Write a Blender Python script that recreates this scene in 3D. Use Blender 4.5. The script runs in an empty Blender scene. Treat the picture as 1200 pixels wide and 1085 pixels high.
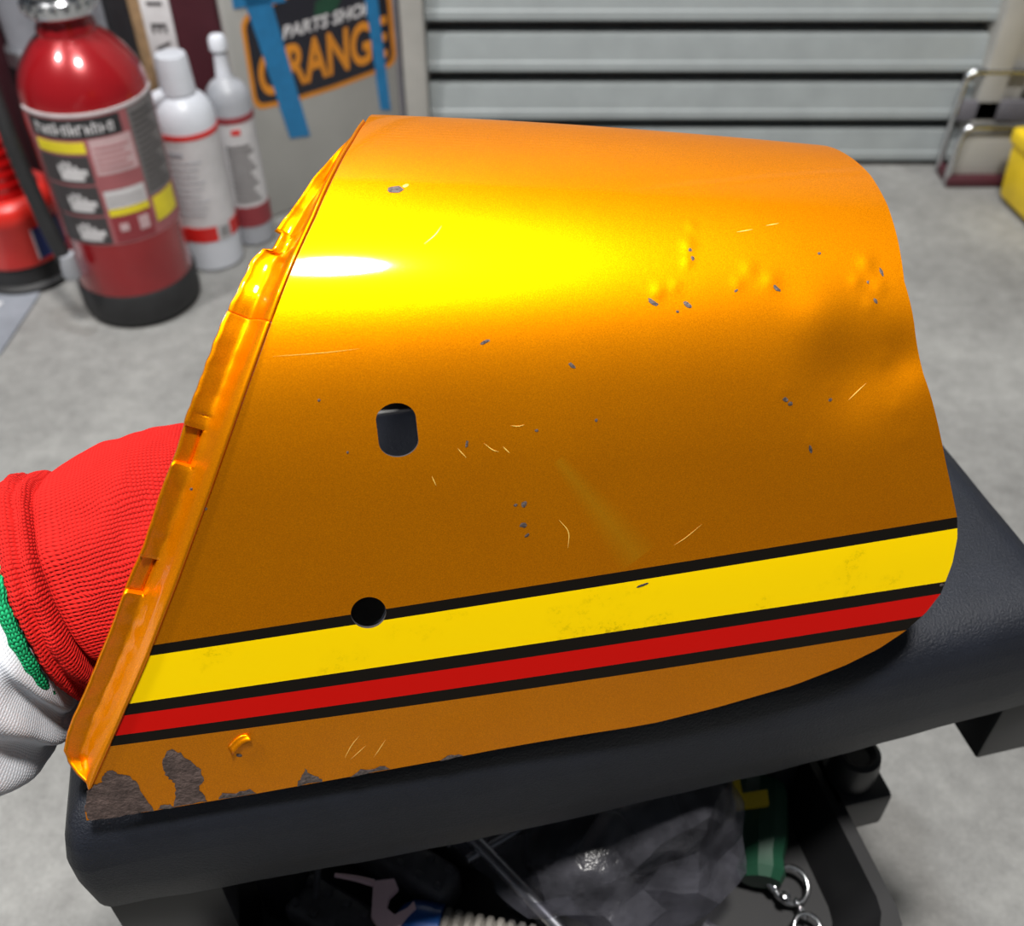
import bpy, bmesh, math, random
import numpy as np
from mathutils import Vector, Matrix, noise
random.seed(7)
scene = bpy.context.scene
COL = scene.collection
R_ = math.radians

# ------------------------------------------------------------------ camera
cam_d = bpy.data.cameras.new('camera')
cam_d.sensor_width = 36.0
cam_d.lens = 36.0
cam_d.clip_start = .02
cam_d.dof.use_dof = True
cam_d.dof.focus_distance = .345
cam_d.dof.aperture_fstop = 12
cam = bpy.data.objects.new('camera', cam_d)
COL.objects.link(cam)
cam.location = (0, 0, .72)
cam.rotation_euler = (R_(90 - 43), 0, 0)
scene.camera = cam

# ------------------------------------------------------------------ light
world = bpy.data.worlds.new('garage_ambient')
scene.world = world
world.use_nodes = True
bg = world.node_tree.nodes['Background']
bg.inputs[0].default_value = (.80, .90, 1.0, 1)
bg.inputs[1].default_value = .065

def ceiling_light(name, loc, size, power, color, target):
    d = bpy.data.lights.new(name, 'AREA')
    d.shape = 'DISK'
    d.size = size
    d.energy = power
    d.color = color
    o = bpy.data.objects.new(name, d)
    COL.objects.link(o)
    o.location = loc
    o.rotation_euler = (Vector(target) - Vector(loc)).to_track_quat('-Z', 'Y').to_euler()
    return o

ceiling_light('ceiling_lamp_over_stool', (.12, .02, 2.3), .24, 51, (1, .97, .93), (.05, .3, .4))
ceiling_light('ceiling_lamp_rear', (-.35, .95, 2.4), .14, 17, (.92, .97, 1), (0, .9, 0))
ceiling_light('ceiling_lamp_left', (-1.25, .15, 2.3), .18, 34, (1, .98, .95), (-.1, .3, .3))

vs = scene.view_settings
vs.view_transform = 'Standard'
vs.look = 'None'
vs.gamma = 1
vs.use_curve_mapping = False
vs.exposure = .26

# ------------------------------------------------------------------ materials
def new_mat(name):
    m = bpy.data.materials.new(name)
    m.use_nodes = True
    nt = m.node_tree
    return m, nt, nt.nodes['Principled BSDF']

def noise_tex(nt, scale, detail=4, rough=.6, coord='Object', dist=0):
    tc = nt.nodes.new('ShaderNodeTexCoord')
    n = nt.nodes.new('ShaderNodeTexNoise')
    n.inputs['Scale'].default_value = scale
    n.inputs['Detail'].default_value = detail
    n.inputs['Roughness'].default_value = rough
    n.inputs['Distortion'].default_value = dist
    nt.links.new(tc.outputs[coord], n.inputs['Vector'])
    return n

def ramp(nt, src, stops):
    r = nt.nodes.new('ShaderNodeValToRGB')
    e = r.color_ramp.elements
    while len(e) < len(stops):
        e.new(.5)
    for k, (p, c) in enumerate(stops):
        e[k].position = p
        e[k].color = (*c, 1)
    nt.links.new(src, r.inputs[0])
    return r

def bump(nt, src, strength, dist, b, prev=None):
    n = nt.nodes.new('ShaderNodeBump')
    n.inputs['Strength'].default_value = strength
    n.inputs['Distance'].default_value = dist
    nt.links.new(src, n.inputs['Height'])
    if prev is not None:
        nt.links.new(prev.outputs[0], n.inputs['Normal'])
    nt.links.new(n.outputs[0], b.inputs['Normal'])
    return n

def mat(name, c, rough=.5, metal=0, var=.12, nscale=30, bstr=0, bscale=200, bdist=.001, coat=0, spec=.5, trans=0):
    m, nt, b = new_mat(name)
    n = noise_tex(nt, nscale)
    lo = tuple(max(0, x * (1 - var)) for x in c)
    hi = tuple(min(1, x * (1 + var)) for x in c)
    r = ramp(nt, n.outputs[0], [(.3, lo), (.7, hi)])
    nt.links.new(r.outputs[0], b.inputs['Base Color'])
    b.inputs['Roughness'].default_value = rough
    b.inputs['Metallic'].default_value = metal
    b.inputs['Coat Weight'].default_value = coat
    b.inputs['Coat Roughness'].default_value = .09
    b.inputs['Specular IOR Level'].default_value = spec
    b.inputs['Transmission Weight'].default_value = trans
    if bstr:
        n2 = noise_tex(nt, bscale)
        bump(nt, n2.outputs[0], bstr, bdist, b)
    return m

def math_node(nt, op, a, b=None, c=None):
    n = nt.nodes.new('ShaderNodeMath')
    n.operation = op
    for k, v in enumerate((a, b, c)):
        if v is None:
            continue
        if isinstance(v, (int, float)):
            n.inputs[k].default_value = v
        else:
            nt.links.new(v, n.inputs[k])
    return n.outputs[0]

def mix_col(nt, fac, a, b):
    n = nt.nodes.new('ShaderNodeMix')
    n.data_type = 'RGBA'
    if isinstance(fac, (int, float)):
        n.inputs[0].default_value = fac
    else:
        nt.links.new(fac, n.inputs[0])
    for k, v in ((6, a), (7, b)):
        if isinstance(v, tuple):
            n.inputs[k].default_value = (*v, 1)
        else:
            nt.links.new(v, n.inputs[k])
    return n.outputs[2]

# concrete floor
def make_concrete():
    m, nt, b = new_mat('concrete')
    n1 = noise_tex(nt, 5, 8, .65)
    n2 = noise_tex(nt, 55, 6, .7)
    n3 = noise_tex(nt, 320, 4, .7)
    s = math_node(nt, 'ADD', math_node(nt, 'MULTIPLY', n1.outputs[0], .5), math_node(nt, 'ADD', math_node(nt, 'MULTIPLY', n2.outputs[0], .3), math_node(nt, 'MULTIPLY', n3.outputs[0], .2)))
    r = ramp(nt, s, [(.36, (.13, .128, .123)), (.5, (.21, .208, .20)), (.64, (.30, .298, .285))])
    nt.links.new(r.outputs[0], b.inputs['Base Color'])
    b.inputs['Roughness'].default_value = .75
    bump(nt, n3.outputs[0], .35, .002, b)
    return m

# knit red fabric with dark rubber coating, from UV in metres (u around, v along)
def make_knit(name, c_lo, c_hi, pu, pv, strength, coat=False):
    m, nt, b = new_mat(name)
    uv = nt.nodes.new('ShaderNodeUVMap')
    sp = nt.nodes.new('ShaderNodeSeparateXYZ')
    nt.links.new(uv.outputs[0], sp.inputs[0])
    u, v = sp.outputs[0], sp.outputs[1]
    wob = noise_tex(nt, 60, 3)
    wv = math_node(nt, 'MULTIPLY', math_node(nt, 'SUBTRACT', wob.outputs[0], .5), .004)
    uu = math_node(nt, 'ADD', u, wv)
    vv = math_node(nt, 'ADD', v, wv)
    a = math_node(nt, 'ABSOLUTE', math_node(nt, 'SINE', math_node(nt, 'MULTIPLY', uu, math.pi / pu)))
    # v-shaped stitches: shift rows with the column phase
    sh = math_node(nt, 'ADD', math_node(nt, 'MULTIPLY', vv, math.pi / pv), math_node(nt, 'MULTIPLY', a, 1.1))
    d = math_node(nt, 'ABSOLUTE', math_node(nt, 'SINE', sh))
    h = math_node(nt, 'ADD', math_node(nt, 'MULTIPLY', a, .55), math_node(nt, 'MULTIPLY', d, .45))
    r = ramp(nt, h, [(.18, c_lo), (.62, c_hi)])
    col = r.outputs[0]
    b.inputs['Roughness'].default_value = .9
    b.inputs['Specular IOR Level'].default_value = .15
    if coat:
        n = noise_tex(nt, 160, 4)
        # palm coating starts past a ragged line and only on the palm side
        t = math_node(nt, 'ADD', v, math_node(nt, 'MULTIPLY', math_node(nt, 'SUBTRACT', n.outputs[0], .5), .014))
        du = math_node(nt, 'ABSOLUTE', math_node(nt, 'SUBTRACT', u, .070))
        lim = math_node(nt, 'ADD', .0475, math_node(nt, 'MULTIPLY', du, .9))
        mask = math_node(nt, 'GREATER_THAN', t, lim)
        col = mix_col(nt, mask, col, (.03, .028, .03))
    nt.links.new(col, b.inputs['Base Color'])
    bump(nt, h, strength, .0012, b)
    return m

# cowl paint: candy orange with racing stripes, UV = (along, up) in metres
def make_cowl_paint():
    m, nt, b = new_mat('candy_orange_paint')
    uv = nt.nodes.new('ShaderNodeUVMap')
    sp = nt.nodes.new('ShaderNodeSeparateXYZ')
    nt.links.new(uv.outputs[0], sp.inputs[0])
    a, w = sp.outputs[0], sp.outputs[1]
    # metal flake sparkle
    fl = noise_tex(nt, 2600, 1, .5)
    big = noise_tex(nt, 14, 4, .6)
    s = math_node(nt, 'ADD', math_node(nt, 'MULTIPLY', fl.outputs[0], .75), math_node(nt, 'MULTIPLY', big.outputs[0], .25))
    base = ramp(nt, s, [(.32, (.70, .205, .0)), (.5, (.80, .250, .0)), (.68, (.92, .31, .0))]).outputs[0]
    # yellower streak on the panel, wider towards its lower end
    (a0, w0), (a1, w1) = (.170, .106), (.196, .066)
    L = math.hypot(a1 - a0, w1 - w0)
    dx, dy = (a1 - a0) / L, (w1 - w0) / L
    da = math_node(nt, 'SUBTRACT', a, a0)
    dw = math_node(nt, 'SUBTRACT', w, w0)
    along = math_node(nt, 'DIVIDE', math_node(nt, 'ADD', math_node(nt, 'MULTIPLY', da, dx), math_node(nt, 'MULTIPLY', dw, dy)), L)
    perp = math_node(nt, 'ABSOLUTE', math_node(nt, 'SUBTRACT', math_node(nt, 'MULTIPLY', da, -dy), math_node(nt, 'MULTIPLY', dw, -dx)))
    perp = math_node(nt, 'ABSOLUTE', math_node(nt, 'ADD', math_node(nt, 'MULTIPLY', da, -dy), math_node(nt, 'MULTIPLY', dw, dx)))
    wid = math_node(nt, 'ADD', .0025, math_node(nt, 'MULTIPLY', along, .006))
    e = math_node(nt, 'SUBTRACT', 1, math_node(nt, 'DIVIDE', perp, wid))
    e.node.use_clamp = True
    g = math_node(nt, 'MULTIPLY', math_node(nt, 'GREATER_THAN', along, 0), math_node(nt, 'LESS_THAN', along, 1))
    g2 = math_node(nt, 'MULTIPLY', g, math_node(nt, 'MULTIPLY', e, .25))
    base = mix_col(nt, g2, base, (.80, .50, .02))
    # stripes
    bounds = [([.0347, .1663, .3147], [.0615, .0617, .0628]), ([.0334, .1661, .3153], [.0577, .0573, .0582]),
              ([.0237, .1653, .3148], [.0406, .0381, .036]), ([.0209, .165, .313], [.0363, .0328, .031]),
              ([.0163, .1647, .3059], [.0288, .0241, .0221]), ([.014, .1645, .2986], [.0249, .0192, .017])]
    spk = noise_tex(nt, 420, 5, .75)
    spm = ramp(nt, spk.outputs[0], [(.52, (0, 0, 0)), (.62, (1, 1, 1))]).outputs[0]
    smz = noise_tex(nt, 26, 3, .6)
    smm = ramp(nt, smz.outputs[0], [(.5, (0, 0, 0)), (.7, (1, 1, 1))]).outputs[0]
    dirt = math_node(nt, 'ADD', math_node(nt, 'MULTIPLY', math_node(nt, 'MULTIPLY', spm, smm), .7), math_node(nt, 'MULTIPLY', smm, .10))
    yel = mix_col(nt, dirt, (.90, .61, .0), (.30, .20, .0))
    blk = (.006, .0055, .005)
    red = (.50, .004, .003)
    cols = [blk, yel, blk, red, blk, base]
    col = base
    masks = []
    for (xs, ys), c in zip(bounds, cols):
        p = np.polyfit(xs, ys, 2)
        poly = math_node(nt, 'ADD', math_node(nt, 'MULTIPLY', math_node(nt, 'ADD', math_node(nt, 'MULTIPLY', a, float(p[0])), float(p[1])), a), float(p[2]))
        mk = math_node(nt, 'LESS_THAN', w, poly)
        masks.append(mk)
        col = mix_col(nt, mk, col, c)
    stripe = math_node(nt, 'SUBTRACT', masks[0], masks[-1])
    nt.links.new(col, b.inputs['Base Color'])
    met = math_node(nt, 'MULTIPLY', math_node(nt, 'SUBTRACT', 1, stripe), .8)
    nt.links.new(met, b.inputs['Metallic'])
    b.inputs['Roughness'].default_value = .42
    cw = math_node(nt, 'SUBTRACT', .38, math_node(nt, 'MULTIPLY', stripe, .30))
    nt.links.new(cw, b.inputs['Coat Weight'])
    b.inputs['Coat Roughness'].default_value = .06
    b.inputs['Specular Tint'].default_value = (1, .50, .06, 1)
    b.inputs['Specular IOR Level'].default_value = .12
    peel = noise_tex(nt, 260, 3, .5)
    grain = noise_tex(nt, 1700, 2, .6)
    n1 = bump(nt, peel.outputs[0], .02, .001, b)
    bump(nt, grain.outputs[0], .05, .0004, b, n1)
    return m

M = {}
M['concrete'] = make_concrete()
M['paint'] = make_cowl_paint()
M['primer'] = mat('dark_primer', (.05, .045, .045), .7, .2)
M['rust'] = mat('bare_rusty_steel', (.095, .066, .058), .62, .35, .4, 260, .6, 520, .0015)
M['scratch'] = mat('scratched_paint', (.95, .62, .12), .4, .2)
M['bare'] = mat('bare_chip', (.085, .066, .060), .55, .2, .6, 900, .5, 900)
M['vinyl'] = mat('black_vinyl', (.008, .0100, .0165), .48, 0, .15, 40, .5, 1100, .0012, 0, .38)
M['black_steel'] = mat('black_painted_steel', (.012, .012, .014), .45)
M['black_rubber'] = mat('black_rubber', (.014, .014, .015), .6, 0, .2, 60, .2, 300)
M['black_plastic'] = mat('black_plastic', (.018, .018, .021), .42, 0, .2, 80, .1, 400)
M['tray'] = mat('tray_plastic', (.006, .006, .007), .55)
M['knit'] = make_knit('red_knit', (.36, .008, .007), (.56, .013, .010), .0016, .0013, .7, True)
M['green_knit'] = make_knit('green_knit', (.0, .13, .045), (.012, .34, .13), .0016, .0016, .8)
M['sleeve'] = make_knit('white_jersey', (.50, .52, .57), (.60, .62, .66), .0012, .0010, .25)
M['coat_rubber'] = mat('glove_coating', (.03, .028, .03), .6, 0, .2, 200, .4, 300)
M['red_gloss'] = mat('red_gloss_paint', (.30, .006, .010), .25, .25, .08, 20, 0, coat=.8)
M['chrome'] = mat('chrome', (.62, .63, .65), .18, 1, .1)
M['steel'] = mat('brushed_steel', (.66, .67, .69), .38, 1, .15, 60)
M['label_grey'] = mat('grey_print', (.16, .15, .15), .5)
M['label_dark'] = mat('dark_print', (.045, .04, .042), .5)
M['label_black'] = mat('black_print', (.02, .02, .022), .5)
M['label_pink'] = mat('pale_pink_print', (.52, .36, .37), .5)
M['label_rose'] = mat('rose_print', (.33, .10, .11), .5)
M['label_white'] = mat('white_print', (.55, .535, .545), .5)
M['label_yellow'] = mat('yellow_print', (.72, .60, .02), .5)
M['label_maroon'] = mat('maroon_print', (.25, .03, .038), .5)
M['white_plastic'] = mat('white_plastic', (.58, .60, .65), .38, 0, .05)
M['grey_plastic'] = mat('grey_white_plastic', (.34, .35, .38), .42, 0, .05)
M['red_print'] = mat('red_print', (.58, .015, .012), .45)
M['red_plastic'] = mat('red_plastic', (.58, .020, .012), .35, 0, .08)
M['red_dome'] = mat('red_dome', (.35, .004, .004), .12, 0, .1, coat=.6)
M['navy_print'] = mat('navy_print', (.02, .035, .13), .5)
M['maroon'] = mat('maroon_plastic', (.055, .010, .016), .5)
M['silver'] = mat('silver_sheet', (.40, .395, .375), .5, .25, .06, 12)
M['orange_print'] = mat('orange_print', (.60, .215, .012), .5)
M['ink'] = mat('sticker_ink', (.010, .010, .018), .45)
M['tape'] = mat('blue_tape', (.012, .16, .36), .6, 0, .12, 90)
M['shutter'] = mat('shutter_paint', (.28, .305, .31), .55, 0, .08, 18)
M['rail'] = mat('rail_paint', (.40, .39, .365), .55, 0, .12, 14)
M['wall'] = mat('wall_paint', (.36, .35, .32), .8, 0, .12, 8)
M['dark_wall'] = mat('dark_wall', (.055, .062, .075), .8, 0, .2, 8)
M['grey_metal'] = mat('grey_metal', (.24, .25, .28), .5, .1)
M['dim_grey'] = mat('dim_grey', (.12, .115, .13), .6)
M['wood'] = mat('wood_strip', (.30, .19, .10), .6, 0, .3, 50)
M['yellow_plastic'] = mat('yellow_plastic', (.72, .50, .01), .45)
M['paper'] = mat('paper', (.55, .56, .58), .7)
M['mat_grey'] = mat('mat_grey', (.20, .215, .245), .7, 0, .25, 14)
M['pink_plastic'] = mat('pink_plastic', (.85, .58, .64), .5)
M['blue_plastic'] = mat('blue_plastic', (.012, .09, .36), .32, 0, .1, coat=.4)
M['sheath'] = mat('woven_sheath', (.30, .28, .25), .7, 0, .25, 120)
M['green_plastic'] = mat('green_plastic', (.007, .052, .026), .5)
M['dusty'] = mat('dusty_plastic', (.07, .068, .078), .5, 0, .4, 60)

def make_bag():
    m, nt, b = new_mat('clear_plastic_film')
    out = nt.nodes['Material Output']
    tr = nt.nodes.new('ShaderNodeBsdfTransparent')
    tr.inputs[0].default_value = (.80, .80, .83, 1)
    b.inputs['Base Color'].default_value = (.17, .17, .20, 1)
    b.inputs['Roughness'].default_value = .22
    n = noise_tex(nt, 60, 4)
    bump(nt, n.outputs[0], .5, .003, b)
    f = ramp(nt, n.outputs[0], [(.35, (.10, .10, .10)), (.75, (.36, .36, .36))])
    mx = nt.nodes.new('ShaderNodeMixShader')
    nt.links.new(f.outputs[0], mx.inputs[0])
    nt.links.new(tr.outputs[0], mx.inputs[1])
    nt.links.new(b.outputs[0], mx.inputs[2])
    nt.links.new(mx.outputs[0], out.inputs[0])
    return m
M['bag'] = make_bag()

# ------------------------------------------------------------------ helpers
def link(name, me, m, parent=None, smooth=True, angle=35):
    for x in (m if isinstance(m, (list, tuple)) else [m]):
        me.materials.append(M[x])
    if smooth:
        me.polygons.foreach_set('use_smooth', [True] * len(me.polygons))
        me.set_sharp_from_angle(angle=R_(angle))
    o = bpy.data.objects.new(name, me)
    COL.objects.link(o)
    if parent is not None:
        o.parent = parent
    return o

def from_data(name, v, f, m, parent=None, smooth=True, angle=35, uv=None):
    me = bpy.data.meshes.new(name)
    me.from_pydata([tuple(p) for p in v], [], f)
    if uv is not None:
        l = me.uv_layers.new(name='UVMap')
        vi = np.zeros(len(me.loops), int)
        me.loops.foreach_get('vertex_index', vi)
        l.data.foreach_set('uv', np.asarray(uv, float)[vi].ravel())
    me.update()
    return link(name, me, m, parent, smooth, angle)

def fix_normals(o):
    bm = bmesh.new(); bm.from_mesh(o.data)
    bmesh.ops.recalc_face_normals(bm, faces=bm.faces)
    bm.to_mesh(o.data); bm.free()
    return o

def thing(name, label, cat, loc=(0, 0, 0), rz=0, group=None):
    o = bpy.data.objects.new(name, None)
    o.empty_display_size = .02
    COL.objects.link(o)
    o.location = loc
    o.rotation_euler = (0, 0, rz)
    return tag(o, label, cat, group)

def tag(o, label, cat, group=None):
    o['label'] = label
    o['category'] = cat
    if group:
        o['group'] = group
    return o

def struct(o, label=None):
    o['kind'] = 'structure'
    if label:
        o['label'] = label
    return o

def rbox(name, c, s, m, parent=None, bev=.002, seg=2, rot=None, taper=None):
    bm = bmesh.new()
    bmesh.ops.create_cube(bm, size=1)
    for v in bm.verts:
        k = 1
        if taper and v.co.z < 0:
            k = taper
        v.co = Vector((v.co.x * s[0] * k, v.co.y * s[1] * k, v.co.z * s[2]))
    if bev:
        bmesh.ops.bevel(bm, geom=list(bm.edges), offset=bev, segments=seg, affect='EDGES', profile=.5)
    mt = Matrix.Translation(Vector(c))
    if rot is not None:
        mt = mt @ rot
    bm.transform(mt)
    me = bpy.data.meshes.new(name)
    bm.to_mesh(me); bm.free()
    return link(name, me, m, parent)

def lathe(name, prof, m, parent=None, c=(0, 0, 0), seg=48, angle=35):
    v = []; f = []
    n = len(prof)
    for i in range(seg):
        t = 2 * math.pi * i / seg
        for r, z in prof:
            v.append((c[0] + r * math.cos(t), c[1] + r * math.sin(t), c[2] + z))
    for i in range(seg):
        j = (i + 1) % seg
        for k in range(n - 1):
            f.append((i * n + k, j * n + k, j * n + k + 1, i * n + k + 1))
    o = from_data(name, v, f, m, parent, True, angle)
    bm = bmesh.new(); bm.from_mesh(o.data)
    bmesh.ops.remove_doubles(bm, verts=bm.verts, dist=1e-6)
    bmesh.ops.recalc_face_normals(bm, faces=bm.faces)
    bm.to_mesh(o.data); bm.free()
    return o

def spline(pts, n):
    P = np.asarray(pts, float)
    if len(P) == 2:
        t = np.linspace(0, 1, n)[:, None]
        return P[0] * (1 - t) + P[1] * t
    Q = np.vstack([2 * P[0] - P[1], P, 2 * P[-1] - P[-2]])
    out = []
    for u in np.linspace(0, len(P) - 1, n):
        i = min(int(u), len(P) - 2); t = u - i
        p0, p1, p2, p3 = Q[i], Q[i + 1], Q[i + 2], Q[i + 3]
        out.append(.5 * ((2 * p1) + (-p0 + p2) * t + (2 * p0 - 5 * p1 + 4 * p2 - p3) * t * t + (-p0 + 3 * p1 - 3 * p2 + p3) * t ** 3))
    return np.array(out)

def tube(name, pts, r, m, parent=None, seg=12, n=None, closed=False, cap=True):
    P = spline(pts, n or (2 if len(pts) == 2 else len(pts) * 6)) if not closed else np.asarray(pts, float)
    N = len(P)
    rs = [r] * N if not isinstance(r, (list, tuple)) else list(np.interp(np.linspace(0, 1, N), np.linspace(0, 1, len(r)), r))
    v = []; f = []
    up = Vector((0, 0, 1))
    prev = None
    for i in range(N):
        if closed:
            d = Vector(P[(i + 1) % N] - P[i - 1])
        else:
            d = Vector(P[min(i + 1, N - 1)] - P[max(i - 1, 0)])
        d.normalize()
        if prev is None:
            a = d.cross(up)
            if a.length < .1:
                a = d.cross(Vector((1, 0, 0)))
        else:
            a = prev - d * prev.dot(d)
        a.normalize(); prev = a
        b = d.cross(a)
        for k in range(seg):
            t = 2 * math.pi * k / seg
            v.append(Vector(P[i]) + (a * math.cos(t) + b * math.sin(t)) * rs[i])
    for i in range(N if closed else N - 1):
        j = (i + 1) % N
        for k in range(seg):
            l = (k + 1) % seg
            f.append((i * seg + k, i * seg + l, j * seg + l, j * seg + k))
    if cap and not closed:
        f.append(tuple(range(seg))[::-1])
        f.append(tuple((N - 1) * seg + k for k in range(seg)))
    return fix_normals(from_data(name, v, f, m, parent, True, 50))

def ring_pts(c, r, ax, n=28):
    ax = Vector(ax).normalized()
    a = ax.orthogonal().normalized(); b = ax.cross(a)
    return [Vector(c) + (a * math.cos(2 * math.pi * k / n) + b * math.sin(2 * math.pi * k / n)) * r for k in range(n)]

def prism(name, poly, thick, m, parent, frame, bev=0):
    """poly: 2-D outline; frame(x, y, d) -> point, d is distance out of the face"""
    n = len(poly)
    v = [frame(x, y, thick) for x, y in poly] + [frame(x, y, 0) for x, y in poly]
    f = [tuple(range(n)), tuple(range(2 * n - 1, n - 1, -1))]
    for k in range(n):
        j = (k + 1) % n
        f.append((k, n + k, n + j, j))
    return fix_normals(from_data(name, v, f, m, parent, False))

# ------------------------------------------------------------------ the setting
fl = from_data('floor', [(-3, -1.5, 0), (3, -1.5, 0), (3, 3, 0), (-3, 3, 0)], [(0, 1, 2, 3)], 'concrete', None, False)
struct(fl, 'grey concrete garage floor')

# roller shutter: door with slats as parts
YD = 1.436
door = bpy.data.objects.new('door_1', None); COL.objects.link(door)
struct(door, 'grey roller shutter with horizontal steel slats')
door.location = (0, YD, 0)
def slat_mesh(z0, z1, first=False):
    # profile (y towards the viewer is negative, z)
    hgt = z1 - z0
    prof = [(.010, z0 + .001), (-.013, z0), (-.0140, z0 + .002), (-.0138, z0 + .0125), (-.0120, z0 + .0145), (-.0110, z0 + hgt * .55), (-.009, z1 - .004), (.006, z1), (.012, z1), (.012, z0 + .001)]
    n = len(prof); v = []
    for x in (-.117, .668):
        v += [(x, y, z) for y, z in prof]
    f = [(k, (k + 1) % n, n + (k + 1) % n, n + k) for k in range(n)] + [tuple(range(n)), tuple(range(2 * n - 1, n - 1, -1))]
    return v, f
zz = .0096
for k in range(31):
    v, f = slat_mesh(zz, zz + (.047 if k == 0 else .0515))
    fix_normals(from_data('slat', v, f, 'shutter', door, True, 25))
    zz += .0635 if k == 0 else .0695
v, f = [(-.117, .02, 0), (.668, .02, 0), (.668, .02, 2.16), (-.117, .02, 2.16)], [(0, 1, 2, 3)]
from_data('curtain_back', v, f, 'label_grey', door, False)
def rail(name, x0, x1, y0, y1, m='rail'):
    o = rbox(name, ((x0 + x1) / 2, (y0 + y1) / 2, 1.1), (x1 - x0, y1 - y0, 2.2), m, None, .003)
    return struct(o)
rail('trim_1', -.150, -.118, YD - .035, YD + .03)
rail('trim_2', .655, .690, YD - .035, YD + .03)
rail('trim_3', .692, .722, YD - .020, YD + .03)
struct(rbox('wall_right', (1.12, YD + .05, 1.2), (.80, .10, 2.4), 'wall', None, .002))
struct(rbox('wall_back', (-1.15, 1.78, 1.2), (2.1, .06, 2.4), 'dark_wall', None, .002))
struct(rbox('wall_header', (.26, YD + .06, 2.31), (1.0, .10, .26), 'wall', None, .002))

# ------------------------------------------------------------------ the tail cowl
e1 = Vector((.9805, .1966, 0)); nh = Vector((.1966, -.9805, 0)); UPV = Vector((0, 0, 1))
O = Vector((-.1450, .1746, .3955))
TS = [-.02, .05, .10, .125, .145, .164, .182, .205, .235, .257, .275, .29, .6]
TP = [17, 18, 23, 31, 43, 56, 66, 80, 101, 124, 150, 173, 176]
fx = np.arange(-.02, .6005, .0005)
ph = np.radians(np.interp(fx[:-1], TS, TP))
Yc = np.concatenate([[0], np.cumsum(np.sin(ph) * .0005)])
Zc = np.concatenate([[0], np.cumsum(np.cos(ph) * .0005)])
Yc -= np.interp(0, fx, Yc); Zc -= np.interp(0, fx, Zc)
def kf(a):
    a = min(max(a, -.02), .32)
    return (1 + .5 * (a - .12) + 1.5 * (a - .12) ** 2) * .945
def surf0(a, s):
    k = kf(a)
    return O + e1 * a - nh * (float(np.interp(s * k, fx, Yc)) / k) + UPV * (float(np.interp(s * k, fx, Zc)) / k)
def normal0(a, s):
    p = math.radians(float(np.interp(s * kf(a), TS, TP)))
    return nh * math.cos(p) + UPV * math.sin(p)
# dents, blisters of lifted paint (centre a, s, radius, height)
BUMPS = [(.274, .121, .016, -.0034), (.293, .124, .010, -.0022), (.263, .140, .010, .0008), (.2085, .1560, .0022, .00035), (.2221, .1710, .0022, .00035),
         (.2205, .165, .0018, .0003), (.2410, .160, .0026, .0003), (.2475, .1550, .0032, .0004), (.2360, .1555, .0020, .00025),
         (.2835, .158, .0028, .00045), (.2780, .152, .0022, .0003), (.2860, .149, .0024, .0003), (.2815, .143, .0026, .0003),
         (.2480, .119, .0028, .0003), (.2655, .117, .0020, .00025), (.2573, .100, .0020, .00025), (.2145, .157, .0018, .0002),
         (.286, .1250, .003, .0004), (.289, .107, .003, .0003), (.292, .096, .0025, .0003), (.225, .178, .0016, .0002),
         (.055, .0165, .0022, .0009), (.185, .090, .010, -.0003)]
def surf(a, s):
    p = surf0(a, s)
    h = 0
    for ca, cs, r, q in BUMPS:
        d2 = ((a - ca) ** 2 + (s - cs) ** 2) / (r * r)
        if d2 < 7:
            h += (q * .65 if r < .0045 else q) * math.exp(-d2)
    if h:
        p = p + normal0(a, s) * h
    return p
FRONT = [(-.0075, -.0012), (-.0003, -.0005), (.0067, .0025), (.0327, .0179), (.0573, .0325), (.0832, .0468), (.1128, .0625), (.1475, .0805), (.1774, .0958),
         (.193, .104), (.2119, .1126), (.228, .1196), (.2427, .1246), (.258, .128), (.275, .128), (.30, .122), (.34, .112), (.44, .104)]
REAR = [(-.0062, .200), (-.0040, .2250), (-.0024, .2370), (.0002, .2561), (.0053, .2762), (.0105, .2896), (.0164, .2993), (.0234, .3071), (.0312, .3123), (.0436, .3152), (.0542, .3158),
        (.0627, .3147), (.0856, .3079), (.1173, .2992), (.132, .2971), (.1499, .2956), (.1658, .2978), (.1805, .2994), (.1968, .2999), (.2075, .2990), (.220, .2975), (.233, .2960), (.25, .2955), (.28, .2955), (.34, .300), (.38, .300), (.42, .26)]
def tab(T, s):
    return float(np.interp(s, [t[0] for t in T], [t[1] for t in T]))
BOT = [(-.002, -.0045), (.02, -.0055), (.0558, -.006), (.1224, -.0057), (.1796, -.0044), (.2358, -.0024), (.26, .0)]
BOTS = -.0060
srow = list(BOTS + (np.linspace(0, 1, 46) ** 1.5) * .05) + list(np.linspace(.0452, .262, 150)) + list(np.linspace(.266, .440, 44))
NC = 210
def s_end(a):
    lo, hi = .31, .50
    for _ in range(14):
        mid = (lo + hi) / 2
        if surf0(a, mid).z > .3885:
            lo = mid
        else:
            hi = mid
    return lo
V = []; UV = []
for s in srow:
    af, ar = tab(FRONT, s), tab(REAR, s)
    for k in range(NC):
        t = k / (NC - 1)
        a = af + (ar - af) * t
        s2 = s
        if s < .03:      # gentle wave of the lower edge
            w = 1 - (s - BOTS) / (.03 - BOTS)
            fade = min(1, max(0, (.19 - a) / .05))
            s2 = s + (float(np.interp(a, [b[0] for b in BOT], [b[1] for b in BOT])) - BOTS) * w * w * fade
        if s > .30:      # the far side comes down to the seat as well
            s2 = .30 + (s - .30) / .14 * (s_end(a) - .30)
        V.append(surf(a, s2)); UV.append((a, s2))
F = []
for i in range(len(srow) - 1):
    for k in range(NC - 1):
        F.append((i * NC + k, i * NC + k + 1, (i + 1) * NC + k + 1, (i + 1) * NC + k))
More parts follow.
